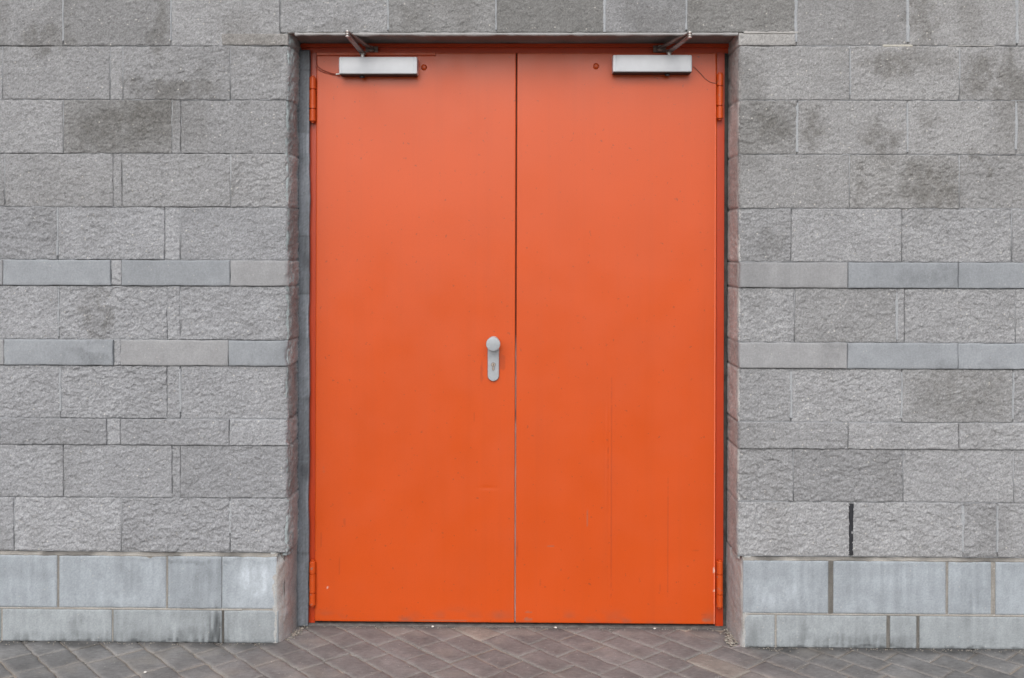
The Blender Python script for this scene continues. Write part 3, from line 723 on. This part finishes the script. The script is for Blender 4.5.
# ------------------------------------------------------------------ pavement
pv = Acc()
DIR = math.radians(180-47.2)            # the long courses run away to the left
dx, dy = math.cos(DIR), math.sin(DIR); nx, ny = -dy, dx
PW, PLN = .1065, .206
X0, X1, Y0, Y1 = -4.4, 4.4, -6.0, .23
cnt = 0
prng = random.Random(5)
for j in range(-110, 110):
    pos = -8.0+prng.uniform(0, .2)
    while pos < 8.0:
        PLN = prng.choice((.122, .150, .150, .178, .205)); cu = pos+PLN/2; pos += PLN; cv = j*PW+.052
        cx = cu*dx+cv*nx; cy = cu*dy+cv*ny
        if not (X0 < cx < X1 and Y0 < cy < Y1): continue
        near = cy > -.8 and abs(cx) < 3.3
        nu, nv = (22, 12) if near else (4, 3)
        gl = .0021*rng.uniform(.5, 1.3)
        lu = np.linspace(-PLN/2+gl, PLN/2-gl, nu); lv = np.linspace(-PW/2+gl, PW/2-gl, nv)
        if near:
            lu = np.sort(np.concatenate([lu, [lu[0]+.002, lu[-1]-.002]])); lv = np.sort(np.concatenate([lv, [lv[0]+.002, lv[-1]-.002]]))
        U, V = np.meshgrid(lu, lv, indexing='ij')
        e = np.minimum(np.minimum(U-lu[0], lu[-1]-U), np.minimum(V-lv[0], lv[-1]-V))
        wx = cx+U*dx+V*nx; wy = cy+U*dy+V*ny
        tilt = rng.normal(0, .006, 2)
        Z = rng.normal(0, .0011) + U*tilt[0]*.6 + V*tilt[1] - .0035*np.clip(1-e/(.007*(1+.5*fbm(wx, wy, .05, 2, 603))), 0, 1)**2
        if near:
            Z = Z + .0009*fbm(wx, wy, .05, 3, 600); jx = .0034*fbm(wx, wy, .03, 3, 601)*np.clip(1-e/.01, 0, 1); wx = wx+jx; wy = wy+jx
        # tint: brownish purple before the door, greyer at the sides
        c0 = math.exp(-((cx+.02)/.95)**2)
        g = .176*(1+.06*rng.standard_normal()); g = min(max(g, .13), .23)
        base = np.array((g*.99, g*.985, g*.985))*(1-c0)+np.array((g*1.03, g*.98, g*.968))*c0
        if rng.random() < .03: base = base*np.array((1.22, 1.16, 1.06))
        C = np.ones(U.shape+(3,))*base
        if near:
            C *= (1+.26*fbm(wx, wy, .06, 4, 610)+.16*fbm(wx, wy, .4, 3, 611)+.08*rng.standard_normal(wx.shape))[..., None]
            du = (.38*sstep(.12, .6, fbm(wx, wy*1.4, .13, 5, 618)))[..., None]; C = C*(1-du)+np.array((.27, .25, .225))*du
            ed = np.clip(1-e/(.009*(1+fbm(wx, wy, .04, 2, 612))), 0, 1)*.27
            C = C*(1-ed[..., None])+np.array((.31, .275, .245))*ed[..., None]
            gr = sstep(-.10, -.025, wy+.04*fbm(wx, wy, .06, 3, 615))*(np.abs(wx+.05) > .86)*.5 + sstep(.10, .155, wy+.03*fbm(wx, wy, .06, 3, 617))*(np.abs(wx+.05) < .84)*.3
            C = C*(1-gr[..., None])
            sm = np.clip(1-((wx-.78)/.035)**2-((wy+.01-(wx-.78)*.3)/.012)**2+.6*fbm(wx, wy, .02, 2, 616), 0, 1)*.6
            C = C*(1-sm[..., None])+np.array((.45, .43, .43))*sm[..., None]
        wx = np.pad(wx, 1, mode='edge'); wy = np.pad(wy, 1, mode='edge'); Z = np.pad(Z, 1, mode='edge'); C = np.pad(C, ((1, 1), (1, 1), (0, 0)), mode='edge')
        Z[0] = Z[-1] = -.03; Z[:, 0] = Z[:, -1] = -.03
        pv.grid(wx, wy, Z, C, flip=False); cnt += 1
pav = pv.build('pavement', MAT_paver); pav['kind'] = 'structure'
# sand in the joints
js = Acc()
u = np.arange(-4.4, 4.4, .022); v = np.arange(-6., .24, .022); X, Y = np.meshgrid(u, v, indexing='ij')
js.grid(X, Y, -.0050+.0012*fbm(X, Y, .12, 3, 700)+.0012*fbm(X, Y, .03, 2, 701), np.array((.28, .245, .21))*(1+.4*fbm(X, Y, .15, 3, 702))[..., None])
o = js.build('joint_sand', MAT_mortar); o['kind'] = 'structure'
gm = Acc(); gm.grid(*[np.array(a, float) for a in ([[-400, -400], [400, 400]], [[-400, 400], [-400, 400]], [[-.022, -.022], [-.022, -.022]])], (.20, .19, .175))
o = gm.build('ground', MAT_mortar, smooth=False); o['kind'] = 'structure'

# crumbs of mortar gathered in the corners and along the foot of the wall
cr = bmesh.new()
def crumb(x, y, r):
    b = bmesh.ops.create_icosphere(cr, subdivisions=1, radius=r)['verts']
    s = Vector((random.uniform(.7, 1.4), random.uniform(.7, 1.3), random.uniform(.5, .9)))
    for q in b: q.co = Vector((q.co.x*s.x*random.uniform(.8, 1.2)+x, q.co.y*s.y*random.uniform(.8, 1.2)+y, q.co.z*s.z+r*.3+.001))
for k in range(230):
    t = random.random(); crumb(.765+random.gauss(0, .010)-.0+.035*(1-t)*.6, .15-.15*t+random.gauss(0, .012), random.uniform(.0012, .0042)*random.choice((1, 1, 1.5)))
for k in range(120):
    t = random.random(); crumb(-.85-.03*t+random.gauss(0, .010), .14-.12*t+random.gauss(0, .012), random.uniform(.0012, .004))
for k in range(260):
    sx = random.choice((-1, 1)); crumb((-.95-random.random()*1.2) if sx < 0 else (.85+random.random()*1.2), -.026-abs(random.gauss(0, .012)), random.uniform(.001, .0028))
for k in range(160): crumb(random.uniform(-.82, .74), .142+random.gauss(0, .008), random.uniform(.001, .0025))
for k in range(140): crumb(random.uniform(-1.9, 1.9), random.uniform(-.4, .1) if random.random() < .5 else random.uniform(-.35, -.05), random.uniform(.0008, .0022))
o = bm_obj('mortar_crumbs', cr, plain('crumb', (.27, .25, .22), .95, 0, .2, .4, 120, .3)); o['kind'] = 'stuff'

def pebble(x, y, r, lab, s):
    bm = bmesh.new(); vv = bmesh.ops.create_icosphere(bm, subdivisions=2, radius=r)['verts']
    rr = random.Random(s)
    for q in vv: q.co = Vector((q.co.x*1.25, q.co.y*1.0, q.co.z*.75))*rr.uniform(.88, 1.12)
    o = bm_obj('pebble', bm, MAT_peb); o.location = (x, y, r*.6+.002); o['label'] = lab; o['category'] = 'pebble'; o['group'] = 'white pebbles on the ground'
MAT_peb = plain('white_stone', (.62, .61, .58), .8, 0, .3)
pebble(-.355, .145, .0044, 'tiny white pebble under the bottom edge of the left door leaf', 1)
pebble(.118, .145, .0044, 'tiny white pebble under the right door leaf, nearer the middle gap', 2)
pebble(.498, .145, .0038, 'tiny white pebble under the right door leaf, nearer the hinges', 3)
pebble(-1.30, -.29, .0045, 'tiny white stone chip on the paving in front of the left plinth', 4)

# ------------------------------------------------------------------ camera, sky, sun
cam = bpy.data.cameras.new('camera'); co = bpy.data.objects.new('camera', cam); col.objects.link(co)
cam.sensor_width = 36; cam.lens = 1000/1024*36; cam.shift_x = 0; cam.shift_y = -(339-250)/1024
cam.clip_end = 1000; cam.clip_start = .05
th, ro = math.radians(.8), math.radians(.166)
fw = Vector((-math.sin(th), math.cos(th), 0)); rt = Vector((math.cos(th), math.sin(th), 0)); up = Vector((0, 0, 1))
r2 = rt*math.cos(ro)+up*math.sin(ro); u2 = up*math.cos(ro)-rt*math.sin(ro)
co.matrix_world = Matrix(((r2.x, u2.x, -fw.x, 0), (r2.y, u2.y, -fw.y, -3.7), (r2.z, u2.z, -fw.z, 1.455), (0, 0, 0, 1)))
scene.camera = co

SUN_EL, SUN_AZ = math.radians(41), math.radians(188)       # bright overcast, light from high in front
w = bpy.data.worlds.new('World'); scene.world = w; w.use_nodes = True; nt = w.node_tree
bg = nt.nodes['Background']; sky = nt.nodes.new('ShaderNodeTexSky'); sky.sky_type = 'NISHITA'; sky.sun_disc = False
sky.sun_elevation = SUN_EL; sky.sun_rotation = SUN_AZ; sky.dust_density = 4; sky.air_density = 1; sky.ozone_density = 1
hs = nt.nodes.new('ShaderNodeHueSaturation'); hs.inputs['Saturation'].default_value = .42
nt.links.new(sky.outputs[0], hs.inputs['Color']); nt.links.new(hs.outputs[0], bg.inputs['Color']); bg.inputs['Strength'].default_value = .12
sl = bpy.data.lights.new('sun', 'SUN'); so = bpy.data.objects.new('sun', sl); col.objects.link(so)
sl.energy = 1.2; sl.angle = math.radians(65); sl.color = (1, .995, .985)
sd = Vector((math.sin(SUN_AZ)*math.cos(SUN_EL), math.cos(SUN_AZ)*math.cos(SUN_EL), math.sin(SUN_EL)))
so.rotation_euler = sd.to_track_quat('Z', 'Y').to_euler(); so.location = (0, -6, 8)

vs = scene.view_settings
scene.display_settings.display_device = 'sRGB'
vs.view_transform = 'Standard'; vs.look = 'None'; vs.exposure = 0.34; vs.gamma = 1; vs.use_curve_mapping = False
